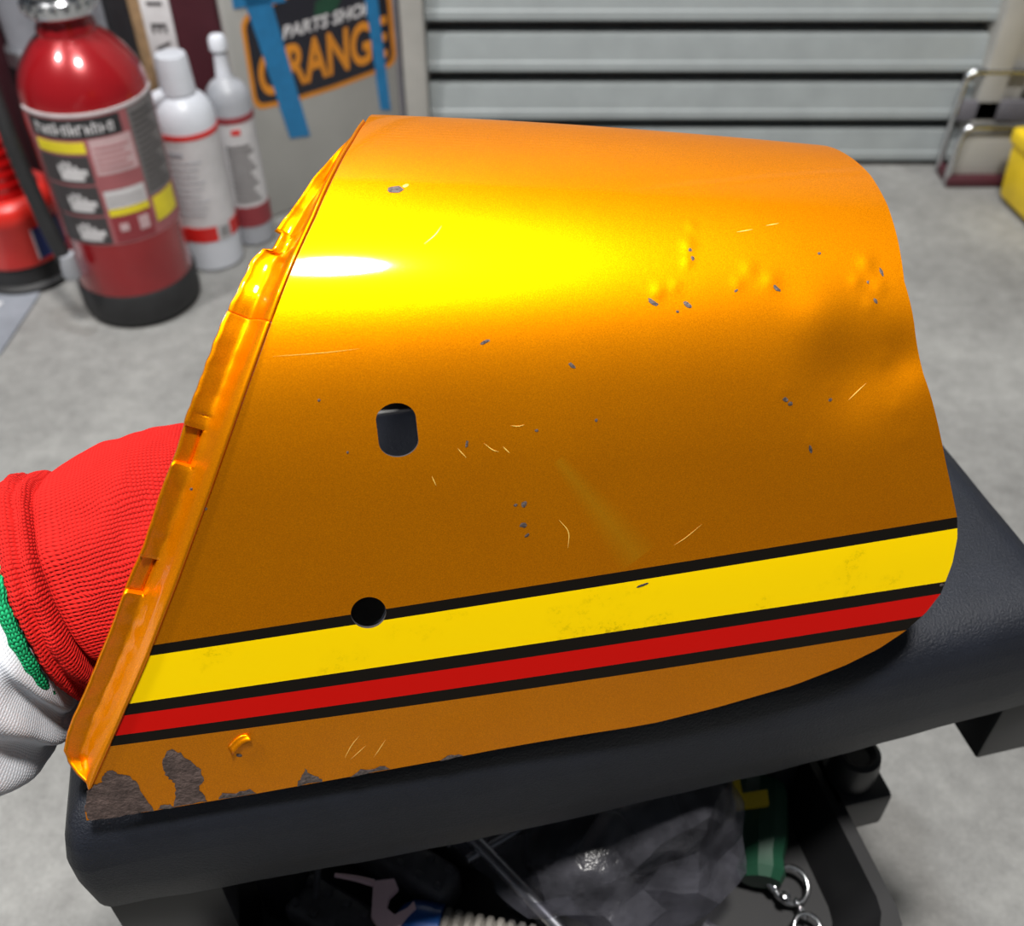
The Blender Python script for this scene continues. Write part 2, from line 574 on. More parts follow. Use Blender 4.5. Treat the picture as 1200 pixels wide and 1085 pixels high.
cowl = thing('tail_cowl', 'battered candy orange motorcycle tail cowl with yellow, red and black stripes', 'tail cowl')
shell = from_data('shell', V, F, ['paint', 'primer', 'rust'], cowl, True, 60, UV)
sol = shell.modifiers.new('sol', 'SOLIDIFY')
sol.thickness = .0013; sol.offset = -1; sol.material_offset = 1; sol.material_offset_rim = 0; sol.use_even_offset = False
# mounting holes
def cutter(outline, ca, cs):
    k = []
    n = normal0(ca, cs)
    t = (surf0(ca, cs + .001) - surf0(ca, cs - .001)).normalized()
    c = surf0(ca, cs)
    v = [c + e1 * x + t * y + n * .012 for x, y in outline] + [c + e1 * x + t * y - n * .012 for x, y in outline]
    m = len(outline)
    f = [tuple(range(m)), tuple(range(2 * m - 1, m - 1, -1))] + [(j, m + j, m + (j + 1) % m, (j + 1) % m) for j in range(m)]
    o = from_data('cutter', v, f, 'primer', None, False)
    return fix_normals(o)
circ = [(.0058 * math.cos(2 * math.pi * k / 40), .0060 * math.sin(2 * math.pi * k / 40)) for k in range(40)]
slot = [(.0062 * math.cos(2 * math.pi * k / 40), .0052 * math.sin(2 * math.pi * k / 40) + (.0034 if k < 20 else -.0034)) for k in range(40)]
cuts = [cutter(slot, .1200, .1228), cutter(circ, .1034, .0611)]
for c in cuts:
    b = shell.modifiers.new('hole', 'BOOLEAN'); b.operation = 'DIFFERENCE'; b.object = c; b.solver = 'EXACT'
bpy.context.view_layer.update()
dg = bpy.context.evaluated_depsgraph_get()
me = bpy.data.meshes.new_from_object(shell.evaluated_get(dg))
shell.modifiers.clear(); shell.data = me
for c in cuts:
    bpy.data.objects.remove(c)
me.set_sharp_from_angle(angle=R_(50))

# lip along the front opening, split by a crack
def flange(name, s0, s1, n):
    W = [(.0088, .0), (.0096, .0055), (.0115, .0100), (.015, .0130), (.022, .0142), (.03, .0142), (.10, .0142), (.15, .0150), (.175, .0150), (.190, .0125), (.205, .0098), (.220, .0070), (.232, .0030), (.243, .0015)]
    prof = [(0, -.0002), (.05, .0003), (.12, .0012), (.2, .0028), (.3, .0050), (.42, .0072), (.5, .0080), (.56, .0084), (.62, .0085), (.72, .0083), (.82, .0080), (.92, .0076), (1, .0070)]
    v = []; uvs = []
    for i in range(n):
        s = s0 + (s1 - s0) * i / (n - 1)
        w = tab(W, s)
        w *= 1 + .05 * noise.noise(Vector((s * 60, 1.7, 0))) + (.05 if s > .13 else .012) * noise.noise(Vector((s * 200, 4.1, 0)))
        if abs(s - .1850) < .0030:
            w *= .80                     # nick out of the edge
        notch = any(abs(s - c) < .0062 for c in (.1196, .0780))
        af = tab(FRONT, s)
        for p, q in prof:
            q = q * min(1, w / .0110)
            if s0 > .1 and s < .168:
                q += .0012 * (1 - (s - s0) / (.168 - s0))
            if notch and p > .55:
                q += .0022
            elif s > .13 and p > .3:
                q += .0011 * noise.noise(Vector((s * 95, p * 1.5, 9)))
            elif p > .4:
                q += .0004 * noise.noise(Vector((s * 220, p * 3, 3)))
            d = p * w
            a_, s_ = af - .88 * d, s + .47 * d
            v.append(surf0(a_, s_) - normal0(a_, s_) * q)
            uvs.append((a_, .9))
    m = len(prof)
    f = [(i * m + k, (i + 1) * m + k, (i + 1) * m + k + 1, i * m + k + 1) for i in range(n - 1) for k in range(m - 1)]
    o = from_data(name, v, [x[::-1] for x in f], ['paint', 'paint', 'rust'], cowl, True, 40, uvs)
    md = o.modifiers.new('sol', 'SOLIDIFY'); md.thickness = .0012; md.offset = -1
    return o
flange('flange', .0088, .1600, 320)
flange('flange', .1603, .2440, 140)

# bare rusty patches, chips and scratches lying on the paint
def patch(name, poly, m, lift=.00022):
    n = len(poly)
    ca = sum(p[0] for p in poly) / n; cs = sum(p[1] for p in poly) / n
    v = []; f = []
    rings = [0, .5, 1.0]
    v.append(surf(ca, cs) + normal0(ca, cs) * lift)
    for r in rings[1:]:
        for a, s in poly:
            a2 = ca + (a - ca) * r; s2 = cs + (s - cs) * r
            v.append(surf(a2, s2) + normal0(a2, s2) * (lift if r < 1 else lift * .6))
    for k in range(n):
        j = (k + 1) % n
        f.append((0, 1 + k, 1 + j))
        f.append((1 + k, 1 + n + k, 1 + n + j, 1 + j))
    o = from_data(name, v, f, m, cowl, True)
    # face outwards
    bm = bmesh.new(); bm.from_mesh(o.data)
    nn = normal0(ca, cs)
    if sum(fc.normal.dot(nn) for fc in bm.faces) < 0:
        bmesh.ops.reverse_faces(bm, faces=bm.faces)
    bm.to_mesh(o.data); bm.free()
    return o
def rough_poly(poly, amt, sub=3):
    out = []
    for k in range(len(poly)):
        p, q = poly[k], poly[(k + 1) % len(poly)]
        for j in range(sub):
            t = j / sub
            out.append((p[0] + (q[0] - p[0]) * t + random.uniform(-amt, amt), p[1] + (q[1] - p[1]) * t + random.uniform(-amt, amt)))
    return out
rustA = [(.0021, .0085), (.0041, .0101), (.0064, .0103), (.0078, .0118), (.0090, .0142), (.0105, .0152), (.0122, .0146), (.0136, .0128), (.0160, .0118), (.0180, .0085), (.0194, .0028), (.0215, -.0056), (.0123, -.0053), (.0002, -.0047), (-.0008, .0)]
rustB = [(.0305, .019), (.0316, .0198), (.0328, .0193), (.035, .0165), (.0377, .0125), (.0395, .0087), (.0400, .0040), (.0380, .0020), (.0376, -.0010), (.0395, -.0053), (.0280, -.0055), (.0286, -.0034), (.0303, .004), (.0292, .0070), (.0278, .0090), (.0282, .0146)]
for pl in (rustA, rustB):
    patch('rust_patch', rough_poly(pl, .00042, 4), 'rust')['label'] = 'bare rusty steel where the paint flaked off'
for pl in ([(.0225, -.0054), (.028, -.0054), (.027, -.0040), (.024, -.0036)], [(.043, -.0056), (.056, -.0058), (.054, -.0036), (.049, -.0040), (.045, -.0030)],
           [(.070, -.0058), (.079, -.0058), (.078, -.0032), (.0750, -.0010), (.0742, .0012), (.0728, -.0015), (.0715, -.0030)],
           [(.089, -.0058), (.103, -.0057), (.1015, -.0036), (.096, -.0040), (.093, -.0030)], [(.121, -.0056), (.13, -.0055), (.128, -.0046), (.124, -.0043)]):
    patch('rust_patch', rough_poly(pl, .0004, 3), 'bare')
def chip(a, s, w, h, ang=0, m='bare'):
    n = 9
    pl = []
    for k in range(n):
        t = 2 * math.pi * k / n
        r = random.uniform(.7, 1.15)
        x, y = w * .5 * math.cos(t) * r, h * .5 * math.sin(t) * r
        pl.append((a + x * math.cos(ang) - y * math.sin(ang), s + x * math.sin(ang) + y * math.cos(ang)))
    return patch('paint_chip', pl, m, .00016)
for a, s, w, h, g in [(.1299, .2018, .0062, .0034, .3), (.1503, .1466, .0036, .0012, .35), (.1770, .1360, .0028, .0014, -.7), (.0976, .1352, .0011, .0011, 0), (.1835, .1175, .0011, .0012, 0),
                      (.2062, .1528, .0044, .0015, -.7), (.2177, .1507, .0032, .0017, -.8), (.2221, .1690, .0014, .0014, 0), (.2224, .1660, .0014, .0016, 0), (.2491, .1526, .0036, .0015, -.8), (.2672, .1632, .0013, .0010, 0),
                      (.2484, .1156, .0026, .0018, -.5), (.2500, .1140, .0018, .0016, 0), (.2572, .0972, .0013, .0030, .4), (.1411, .1155, .0010, .0026, -.2), (.1577, .0922, .0018, .0028, -.4), (.1570, .0850, .0026, .0022, 0), (.1580, .0810, .0022, .0010, .6),
                      (.1550, .0925, .0015, .0012, 0), (.1638, .1168, .0012, .0010, 0), (.2880, .1542, .0012, .0034, .2), (.2822, .1512, .0011, .0012, 0), (.2836, .1445, .0014, .0022, .4), (.2651, .1130, .0018, .0012, 0), (.2140, .1488, .0012, .0009, 0), (.2350, .1534, .0018, .0008, .4),
                      (.0533, .0120, .0022, .0016, -.6), (.1969, .0552, .0050, .0009, .2), (.3120, .0350, .0018, .0014, 0), (.0560, .1130, .001, .001, 0), (.0590, .1060, .0014, .0010, 0), (.104, .118, .0008, .0010, 0)]:
    chip(a, s, w, h, g)
chip(.1335, .2030, .0028, .0012, .5, 'scratch')
def scratch(pts, w=.00028):
    P = spline([(a, s, 0) for a, s in pts], 10)
    pl = []
    up = []; dn = []
    for i, p in enumerate(P):
        d = P[min(i + 1, 9)] - P[max(i - 1, 0)]
        L = math.hypot(d[0], d[1]) or 1
        k = w * .5 * math.sin(math.pi * (i + .4) / 9.8)
        up.append((p[0] - d[1] / L * k, p[1] + d[0] / L * k)); dn.append((p[0] + d[1] / L * k, p[1] - d[0] / L * k))
    v = [surf(a, s) + normal0(a, s) * .00012 for a, s in up + dn]
    f = [(i, 10 + i, 11 + i, 1 + i) for i in range(9)]
    from_data('scratch', v, f, 'scratch', cowl, True)
for pts in [[(.2085, .0690), (.213, .0715), (.2185, .0755)], [(.169, .0850), (.172, .080), (.1715, .074)], [(.1465, .1150), (.149, .1125), (.1510, .1115)], [(.1525, .113), (.1545, .1105)], [(.1380, .1145), (.1405, .1110)],
            [(.1555, .1195), (.1580, .1190), (.1600, .1192)], [(.1290, .1065), (.1300, .1030)], [(.240, .174), (.246, .1745)], [(.251, .1755), (.256, .176)], [(.136, .1800), (.140, .1830), (.1425, .186)],
            [(.088, .0030), (.0910, .0080), (.0945, .0120)], [(.090, .0020), (.0960, .0070)], [(.098, .0010), (.1030, .0080)], [(.272, .112), (.279, .117)]]:
    scratch(pts)
scratch([(.086, .1500), (.100, .1493), (.112, .1492)], .00012)
# curled flake of lifted paint
v = []; f = []
for i in range(9):
    t = i / 8
    for j in range(4):
        u = j / 3
        a = .0500 + .0075 * t + .0012 * u; s = .0165 + .0042 * math.sin(t * 1.9) - .0022 * u * (1 - .3 * t)
        v.append(surf0(a, s) + normal0(a, s) * (.0004 + .0016 * u * u))
f = [(i * 4 + j, i * 4 + j + 1, (i + 1) * 4 + j + 1, (i + 1) * 4 + j) for i in range(8) for j in range(3)]
uvs = [(0, .9)] * len(v)
o = from_data('paint_flake', v, f, 'paint', cowl, True, 60, uvs)
md = o.modifiers.new('sol', 'SOLIDIFY'); md.thickness = .0003

# ------------------------------------------------------------------ work stool under the cowl
YAW = math.atan2(.0925, .3878)
ex = Vector((math.cos(YAW), math.sin(YAW), 0)); ey = Vector((-math.sin(YAW), math.cos(YAW), 0))
SC = Vector((-.1503, .171, 0)) + ex * .1995 + ey * .095
def sp(x, y, z):
    return SC + ex * x + ey * y + UPV * z
stool = thing('work_stool', 'low black mechanic stool with padded vinyl seat and tool tray underneath', 'stool', SC, YAW)
def seat_mesh():
    X0, X1, Y0, Y1 = -.2085, .2065, -.096, .113
    prof = [(.012, .331), (.0015, .3312), (.0, .333), (-.0015, .350), (-.001, .364), (.001, .373), (.004, .380), (.009, .3858), (.015, .3888), (.022, .3898), (.035, .3900), (.06, .3902), (.085, .3903)]
    def loop(ins):
        r = max(.009 - ins * .3, .004)
        x0, x1, y0, y1 = X0 + ins, X1 - ins, Y0 + ins, Y1 - ins
        out = []
        cs = [(x1 - r, y1 - r, 0), (x0 + r, y1 - r, 90), (x0 + r, y0 + r, 180), (x1 - r, y0 + r, 270)]
        for q, (cx, cy, a0) in enumerate(cs):
            for k in range(7):
                t = R_(a0 + 15 * k)
                out.append((cx + r * math.cos(t), cy + r * math.sin(t)))
            nx, ny, na = cs[(q + 1) % 4]
            t = R_(na)
            ax, ay = out[-1]; bx, by = nx + r * math.cos(t), ny + r * math.sin(t)
            for k in range(1, 30):
                out.append((ax + (bx - ax) * k / 30, ay + (by - ay) * k / 30))
        return out
    v = []; f = []
    for ins, z in prof:
        for x, y in loop(ins):
            b = max(0, 1 - ((x + .003) / .21) ** 2)
            zz = z
            if y < 0:
                side = max(0, min(1, (-y - .05) / .04))
                y -= .004 * b * side
                if z < .36: zz -= .006 * b * side
            if ins < .02:
                d = .0007 * noise.noise(Vector((x * 38, y * 38, z * 60)))
                y += d; zz += d
            v.append((x, y, zz))
    n = len(v) // len(prof)
    for i in range(len(prof) - 1):
        for k in range(n):
            f.append((i * n + k, i * n + (k + 1) % n, (i + 1) * n + (k + 1) % n, (i + 1) * n + k))
    f.append(tuple(range(n))[::-1]); f.append(tuple((len(prof) - 1) * n + k for k in range(n)))
    me = bpy.data.meshes.new('seat_pad'); me.from_pydata(v, [], f)
    me.update()
    return me
link('seat_pad', seat_mesh(), 'vinyl', stool, True, 40)
rbox('seat_board', (-.003, .014, .326), (.390, .185, .010), 'black_steel', stool, .002)
# corner brackets below the pad
for x, y in ((-.1830, -.0815), (.204, -.0815), (-.183, .095), (.204, .095)):
    rbox('bracket', (x, y, .307), (.042, .024, .048), 'black_steel', stool, .0015)
# legs joining seat and tray
for x, y in ((-.150, -.040), (.112, -.040), (-.150, .075), (.112, .075)):
    tube('leg', [(x, y, .33), (x, y * 1.1, .198)], .013, 'black_steel', stool, 14)
def tray_mesh():
    L, Wd, z0, z1 = .152, .145, .200, .232
    bm = bmesh.new()
    def loop(l, w, z, r=.02):
        out = []
        for cx, cy, a0 in ((l - r, w - r, 0), (-l + r, w - r, 90), (-l + r, -w + r, 180), (l - r, -w + r, 270)):
            for k in range(5):
                t = R_(a0 + 22.5 * k)
                out.append(bm.verts.new((cx + r * math.cos(t) - .024, cy + r * math.sin(t), z)))
        return out
    loops = [loop(L - .012, Wd - .012, z0), loop(L, Wd, z1), loop(L + .007, Wd + .007, z1), loop(L + .007, Wd + .007, z1 - .008), loop(L + .003, Wd + .003, z1 - .008), loop(L - .009, Wd - .009, z0 - .003)]
    for a, b in zip(loops, loops[1:]):
        for k in range(20):
            bm.faces.new((a[k], a[(k + 1) % 20], b[(k + 1) % 20], b[k]))
    bm.faces.new(loops[0]); bm.faces.new(loops[-1][::-1])
    bmesh.ops.recalc_face_normals(bm, faces=bm.faces)
    me = bpy.data.meshes.new('tool_tray'); bm.to_mesh(me); bm.free()
    return me
link('tool_tray', tray_mesh(), 'tray', stool, True, 40)
for x in (-.160, .112):
    for y in (-.120, .120):
        fork = rbox('caster', (x, y, .126), (.026, .034, .146), 'black_steel', stool, .004)
        o = lathe('wheel', [(.0, -.011), (.025, -.011), (.030, -.007), (.030, .007), (.025, .011), (0, .011)], 'black_rubber', fork, (0, 0, 0), 28)
        o.data.transform(Matrix.Translation((x, y, .030)) @ Matrix.Rotation(R_(90), 4, 'X'))
for x, y in ((.1460, -.062), (-.150, -.100)):
    lathe('socket_cup', [(0, .010), (.006, .010), (.009, .013), (.0115, .012), (.0125, .006), (.0125, -.012), (0, -.012)], 'black_steel', stool, (x, y, .2400), 28)
    rbox('cup_bracket', (x, y, .2170), (.034, .034, .030), 'black_steel', stool, .003)

# ------------------------------------------------------------------ things in the tray
def tube_thing(name, label, cat, pts, r, m, seg=12, n=None):
    o = tube(name, pts, r, m, None, seg, n)
    return tag(o, label, cat)
tube_thing('steel_rod', 'long bright steel rod lying diagonally across the tool tray', 'rod', [(-.0450, .2740, .2330), (.0330, .1910, .2330)], .0034, 'steel')
tube_thing('thin_rod', 'short thin steel rod beside the black grips', 'rod', [(-.0330, .2440, .2320), (-.0085, .2660, .2320)], .0020, 'steel')
tube_thing('thin_rod', 'thin dark steel rod reaching in front of the plastic bag', 'rod', [(-.0225, .2370, .2300), (.0380, .2740, .2300)], .0021, 'steel')
tube_thing('cable', 'thin black cable curving up beside the left stool leg', 'cable', [(-.098, .213, .206), (-.094, .235, .236), (-.083, .255, .256), (-.072, .275, .270)], .0016, 'dusty')
# ribbed black grips
def grip(name, label, p0, p1, w, h):
    p0, p1 = Vector(p0), Vector(p1)
    t = thing(name, label, 'grip', (p0 + p1) / 2)
    d = (p1 - p0); L = d.length; d.normalize()
    side = d.cross(UPV).normalized(); up = side.cross(d)
    rot = Matrix((d, side, up)).transposed().to_4x4()
    rbox('handle', (0, 0, 0), (L, w, h), 'dusty', t, min(w, h) * .3, 3, rot)
    n = int(L / .011)
    for k in range(n):
        x = -L / 2 + (k + .5) * L / n
        for sgn in (-1, 1):
            c = d * x + side * sgn * w * .25 + up * h * .5
            rbox('nub', c, (.0042, w * .18, .0030), 'dusty', t, .001, 2, rot)
    return t
grip('rubber_grip', 'ribbed black plastic grip nearest the pink clip', (-.0960, .2660, .2160), (-.0285, .2250, .2160), .020, .028)
grip('rubber_grip', 'ribbed black plastic grip tucked under the seat behind another grip', (-.0740, .2830, .2130), (-.0150, .2510, .2130), .020, .024)
grip('rubber_grip', 'smooth dark grip at the lower edge beside the blue cap', (-.1080, .2280, .2110), (-.0500, .1950, .2110), .024, .020)
# pink clip: an open hook with arm
def clip():
    t = thing('pink_clip', 'small pale pink plastic clip lying by the black grips', 'clip', (-.0590, .2140, .2270))
    fr = lambda x, y, d: Vector((x, y * .94, y * .33 + d))
    outer = [(-.008, .011), (.002, .012), (.004, .008), (.000, .004), (-.001, -.001), (.003, -.004), (.009, -.001), (.012, .002), (.013, -.001), (.004, -.011), (-.003, -.011), (-.008, -.005)]
    prism('hook', outer, .004, 'pink_plastic', t, fr)
    tube('arm', [(-.008, .010, .006), (-.018, .012, .007), (-.027, .013, .008)], [.0018, .0014, .0010], 'pink_plastic', t, 10)
clip()
# blue cap with woven sheath
def capped():
    p0 = Vector((-.0450, .2090, .2160)); p1 = Vector((.0260, .1960, .2140))
    t = thing('capped_hose', 'blue domed cap on a ribbed beige hose at the bottom of the photo', 'hose', p0)
    d = (p1 - p0).normalized()
    L = (p1 - p0).length
    q = d.to_track_quat('Z', 'Y').to_matrix().to_4x4()
    o = lathe('cap', [(0, -.013), (.006, -.0122), (.010, -.0095), (.0128, -.005), (.0135, 0), (.0135, .010), (.0122, .0105)], 'blue_plastic', t, (0, 0, 0), 36); o.data.transform(q)
    prof = []
    n = 12
    for k in range(n):
        z = .010 + (L - .010) * k / n; z2 = .010 + (L - .010) * (k + 1) / n
        prof += [(.0100, z), (.0122, z + (z2 - z) * .3), (.0122, z + (z2 - z) * .75)]
    prof += [(0, L)]
    o = lathe('sheath', prof, 'sheath', t, (0, 0, 0), 36); o.data.transform(q)
capped()
# crumpled clear plastic bag with dark parts in it
def bag():
    t = thing('plastic_bag', 'crumpled clear plastic bag with dark parts in the tray', 'bag', (.046, .250, .216))
    bm = bmesh.new()
    bmesh.ops.create_icosphere(bm, subdivisions=3, radius=1)
    rnd = random.Random(5)
    for v in bm.verts:
        p = v.co.copy()
        q = Vector((p.x * 1.5, p.y * 1.5, p.z * .8))
        r1 = abs(noise.noise(q + Vector((3, 1, 2))))
        k = 1.0 - .5 * r1 + rnd.uniform(-.10, .10)
        v.co = Vector((p.x * .078 * k, p.y * .058 * k, p.z * .050 * k + .018 * max(0, p.y) + .012 * max(0, p.z) * (1 + math.sin(p.x * 4))))
        v.co.z = max(v.co.z, -.040)
    bmesh.ops.subdivide_edges(bm, edges=list(bm.edges), cuts=2, use_grid_fill=True, smooth=.35)
    bm.transform(Matrix.Rotation(R_(6), 4, 'Z'))
    me = bpy.data.meshes.new('film'); 
    for v in bm.verts: v.co.z += .03
    bm.to_mesh(me); bm.free()
    link('film', me, 'bag', t, True, 14)
    for k, (x, y, z, sx, sy, sz) in enumerate([(-.02, .0, .008, .040, .030, .026), (.022, .005, .010, .036, .034, .028), (.0, -.012, .026, .030, .022, .016)]):
        rbox('dark_part', (x, y, z), (sx, sy, sz), 'black_plastic', t, .005, 3, Matrix.Rotation(.5 * k, 4, 'Z') @ Matrix.Rotation(.3 + .3 * k, 4, 'X'))
bag()
# green screwdriver-like tool handle, yellow holder
def green_tool():
    t = thing('green_handle', 'dark green ribbed tool handle in the shade under the seat', 'tool', (.1310, .2640, .2170))
    prof = [(0, -.032), (.010, -.031), (.0125, -.026), (.0115, -.018), (.0135, -.008), (.0135, .014), (.0115, .022), (.0125, .028), (.008, .032), (0, .032)]
    o = lathe('handle', prof, 'green_plastic', t, (0, 0, 0), 10, 20)
    o.data.transform(Matrix.Rotation(R_(-82), 4, 'X') @ Matrix.Rotation(R_(10), 4, 'Y'))
    tube('shaft', [(.004, .028, .004), (.004, .046, .005)], .003, 'steel', t)
green_tool()
def yellow_tag():
    t = prism('yellow_bracket', [(-.009, .010), (-.004, .011), (-.003, .000), (.010, .002), (.010, -.006), (-.006, -.008)], .004, 'yellow_plastic', None, lambda x, y, d: Vector((.1215 + x, .2700 + y * .9 - d * .2, .2330 + y * .3 + d)))
    tag(t, 'small yellow L-shaped plastic piece under the seat edge', 'bracket')
yellow_tag()
def keyring():
    t = thing('chain_link', 'loose chrome rings and chain links at the right of the tray', 'chain', (.1400, .2280, .2080))
    o = tube('ring', ring_pts((.0015, .006, .001), .0088, (.10, -.25, .95)), .0015, 'chrome', t, 10, closed=True)
    tube('ring', ring_pts((.0050, -.0160, .002), .0066, (.1, -.25, .95)), .0013, 'chrome', t, 10, closed=True)
    for k in range(3):
        tube('link', ring_pts((.003 + .001 * k, -.0035 - .003 * k, .002), .0021, (1, .3 * (-1) ** k, .6), 14), .0007, 'chrome', t, 8, closed=True)
    tube('hook', [(-.012, .024, .012), (-.011, .016, .010), (-.012, .008, .006), (-.008, .002, .003)], .0014, 'chrome', t, 10)
    lathe('bead', [(0, -.0028), (.002, -.002), (.0028, 0), (.002, .002), (0, .0028)], 'chrome', t, (-.0040, -.0020, .006), 16)
keyring()
tube_thing('pry_bar', 'dark worn metal bar at the lower right of the plastic bag', 'bar', [(.0950, .2150, .206), (.1300, .1880, .206)], .004, 'dusty')

# ------------------------------------------------------------------ gloved hand
RX = Vector((1, 0, 0)); UX = Vector((0, .682, .7314)); FX = Vector((0, .7314, -.682))
CAMP = Vector((0, 0, .72))
def vp(x, y, k):     # a point at real distance k in the oblique frame the arm is laid out in
    return CAMP + (FX + RX * ((x - 600) / 1200) + UX * ((542.5 - y) / 1200)) * k
person = thing('person', 'person in white sleeve and red knit work glove holding the cowl from inside', 'person', (-.30, .10, .30))
def limb(name, secs, m, seg=96, per=10, shape=None, cap_end=True, inv=None, vshift=0):
    """secs: (centre, across vector*half width, depth vector*half thickness, lean)"""
    C = spline([s[0] for s in secs], (len(secs) - 1) * per + 1)
    Aa = spline([s[1] for s in secs], (len(secs) - 1) * per + 1)
    Dd = spline([s[2] for s in secs], (len(secs) - 1) * per + 1)
    Ll = spline([(s[3], 0, 0) for s in secs], (len(secs) - 1) * per + 1)[:, 0]
    v = []; uv = []
    n = len(C); dist = 0
    axis0 = Vector(C[-1] - C[0]).normalized()
    for i in range(n):
        if i:
            dist += np.linalg.norm(C[i] - C[i - 1])
        ax = Vector(C[min(i + 1, n - 1)] - C[max(i - 1, 0)]).normalized()
        for k in range(seg + 1):
            t = 2 * math.pi * k / seg
            ca, sa = math.cos(t), math.sin(t)
            p = Vector(C[i]) + Vector(Aa[i]) * ca + Vector(Dd[i]) * sa + ax * (Ll[i] * max(0, -sa))
            if shape:
                p = shape(p, i / (n - 1), t, Vector(Aa[i]) * ca + Vector(Dd[i]) * sa, ax)
            v.append(p); uv.append((t * .042, dist + vshift))
    f = [(i * (seg + 1) + k, i * (seg + 1) + k + 1, (i + 1) * (seg + 1) + k + 1, (i + 1) * (seg + 1) + k) for i in range(n - 1) for k in range(seg)]
    if cap_end:
        f.append(tuple((n - 1) * (seg + 1) + k for k in range(seg)))
    o = from_data(name, v, f, m, None, True, 60, uv)
    fix_normals(o)
    o.parent = person
    o.matrix_parent_inverse = Matrix.Translation(-person.location)
    return o
def sec(x, y, hw, k, th, lean=0, ang=None):
    ac = (RX * .31 - UX * .95) if ang is None else (RX * math.cos(ang) - UX * math.sin(ang))
    return (vp(x, y, k), ac * (hw * k / 1200), FX * th, lean)
def glove_shape(p, u, t, rad, ax):
    r = rad.normalized()
    # fold between the cuff and the back of the hand (deeper towards the lower side)
    lower = .35 + .65 * max(0, math.cos(t - .35))
    fold = math.exp(-((u - .335 - .03 * math.sin(t)) / .045) ** 2)
    p = p - r * (.0085 * fold * lower)
    rib = .0006 * math.sin(t * 52) * max(0, 1 - u / .30)
    wob = .0015 * noise.noise(p * 55 + Vector((3, 1, 7))) + .0007 * noise.noise(p * 140)
    fold2 = math.exp(-((u - .185 - .02 * math.sin(2 * t)) / .025) ** 2)
    p = p - r * (.0022 * fold2)
    return p + r * (rib + wob)
gl = limb('glove', [sec(52, 690, 130, .366, .034, .004), sec(62, 686, 139, .366, .037, .004), sec(86, 677, 133, .366, .035, .003), sec(108, 669, 127, .367, .030, -.002), sec(130, 662, 130, .368, .029, 0), sec(170, 650, 140, .372, .029, 0), sec(215, 639, 146, .378, .029, 0), sec(268, 632, 138, .386, .026, 0), sec(300, 630, 110, .392, .016, 0)], 'knit', 120, 12, glove_shape)
# green overlocked hem round the cuff
hem = []
s0 = sec(50, 690, 132, .366, .0345, 0)
for k in range(72):
    t = 2 * math.pi * k / 72
    sh = .88 if math.cos(t) < -.2 else 1
    hem.append(s0[0] + s0[1] * math.cos(t) * sh + s0[2] * math.sin(t) * (.5 + .5 * sh) - Vector((.95, .1, -.1)).normalized() * (-.004 * max(0, -math.sin(t)) + .0016 + .004 * max(0, math.cos(t - .6)) - .006 * max(0, -math.cos(t))))
def hem_ring():
    seg = 10; v = []; f = []; uv = []
    N = len(hem)
    for i in range(N):
        d = (hem[(i + 1) % N] - hem[i - 1]).normalized()
        a = d.cross(FX).normalized(); b = d.cross(a)
        r = .0025 + .0004 * math.sin(i * 2.3)
        for k in range(seg):
            t = 2 * math.pi * k / seg
            v.append(hem[i] + (a * math.cos(t) + b * math.sin(t)) * r); uv.append((k * .0019, i * .0035))
    f = [(i * seg + k, i * seg + (k + 1) % seg, ((i + 1) % N) * seg + (k + 1) % seg, ((i + 1) % N) * seg + k) for i in range(N) for k in range(seg)]
    o = from_data('hem', v, f, 'green_knit', None, True, 60, uv)
    fix_normals(o)
    o.parent = gl
    return o
hem_ring()['label'] = 'green hem of the glove cuff'
# coated fingers and thumb curled inside the cowl
def finger(name, pts, r):
    o = tube(name, pts, r, 'coat_rubber', None, 14, 24)
    o.parent = gl
    return o
base = [vp(300, 560, .386), vp(306, 605, .390), vp(306, 650, .392), vp(298, 695, .392)]
for k, b in enumerate(base):
    L = (.052, .058, .055, .044)[k]
    p1 = b - RX * .012; p2 = b + RX * L * .38 - UX * .004; p3 = b + RX * L * .70 - UX * .010 - FX * .012; p4 = b + RX * L * .78 - UX * .018 - FX * .024
    finger('finger', [p1, p2, p3, p4], [.0105, .010, .0095, .0075])
th = vp(262, 640, .362)
finger('thumb', [th + FX * .012, th + RX * .014 + UX * .012, th + RX * .030 + UX * .018 - FX * .004, th + RX * .042 + UX * .017 - FX * .006], [.013, .0115, .0105, .008])
def sleeve_shape(p, u, t, rad, ax):
    r = rad.normalized()
    w = .006 * noise.noise(p * 26 + Vector((1, 5, 2))) + .003 * noise.noise(p * 60)
    w += .0032 * math.sin(u * 48 + 2.2 * math.sin(t) + 1.0) * (1 - .4 * u)
    g = min(1, max(0, (u - .11) / .10))
    return p + r * (w * g - .0035 * (1 - g))
limb('sleeve', [sec(66, 688, 112, .366, .027, -.006), sec(40, 706, 124, .366, .032, -.010, 1.15), sec(8, 738, 128, .366, .036, -.010, 1.0), sec(-30, 778, 132, .364, .040, -.006, .85), sec(-90, 828, 142, .356, .042, 0, .80), sec(-190, 905, 160, .335, .045, 0, .80), sec(-300, 990, 180, .310, .048, 0, .8), (Vector((-.33, -.02, .26)), (RX * .70 - UX * .72) * .050, FX * .050, 0), (Vector((-.45, -.115, .21)), (RX * .70 - UX * .72) * .048, FX * .050, 0), (Vector((-.475, -.135, .20)), (RX * .70 - UX * .72) * .020, FX * .022, 0)], 'sleeve', 110, 14, sleeve_shape)

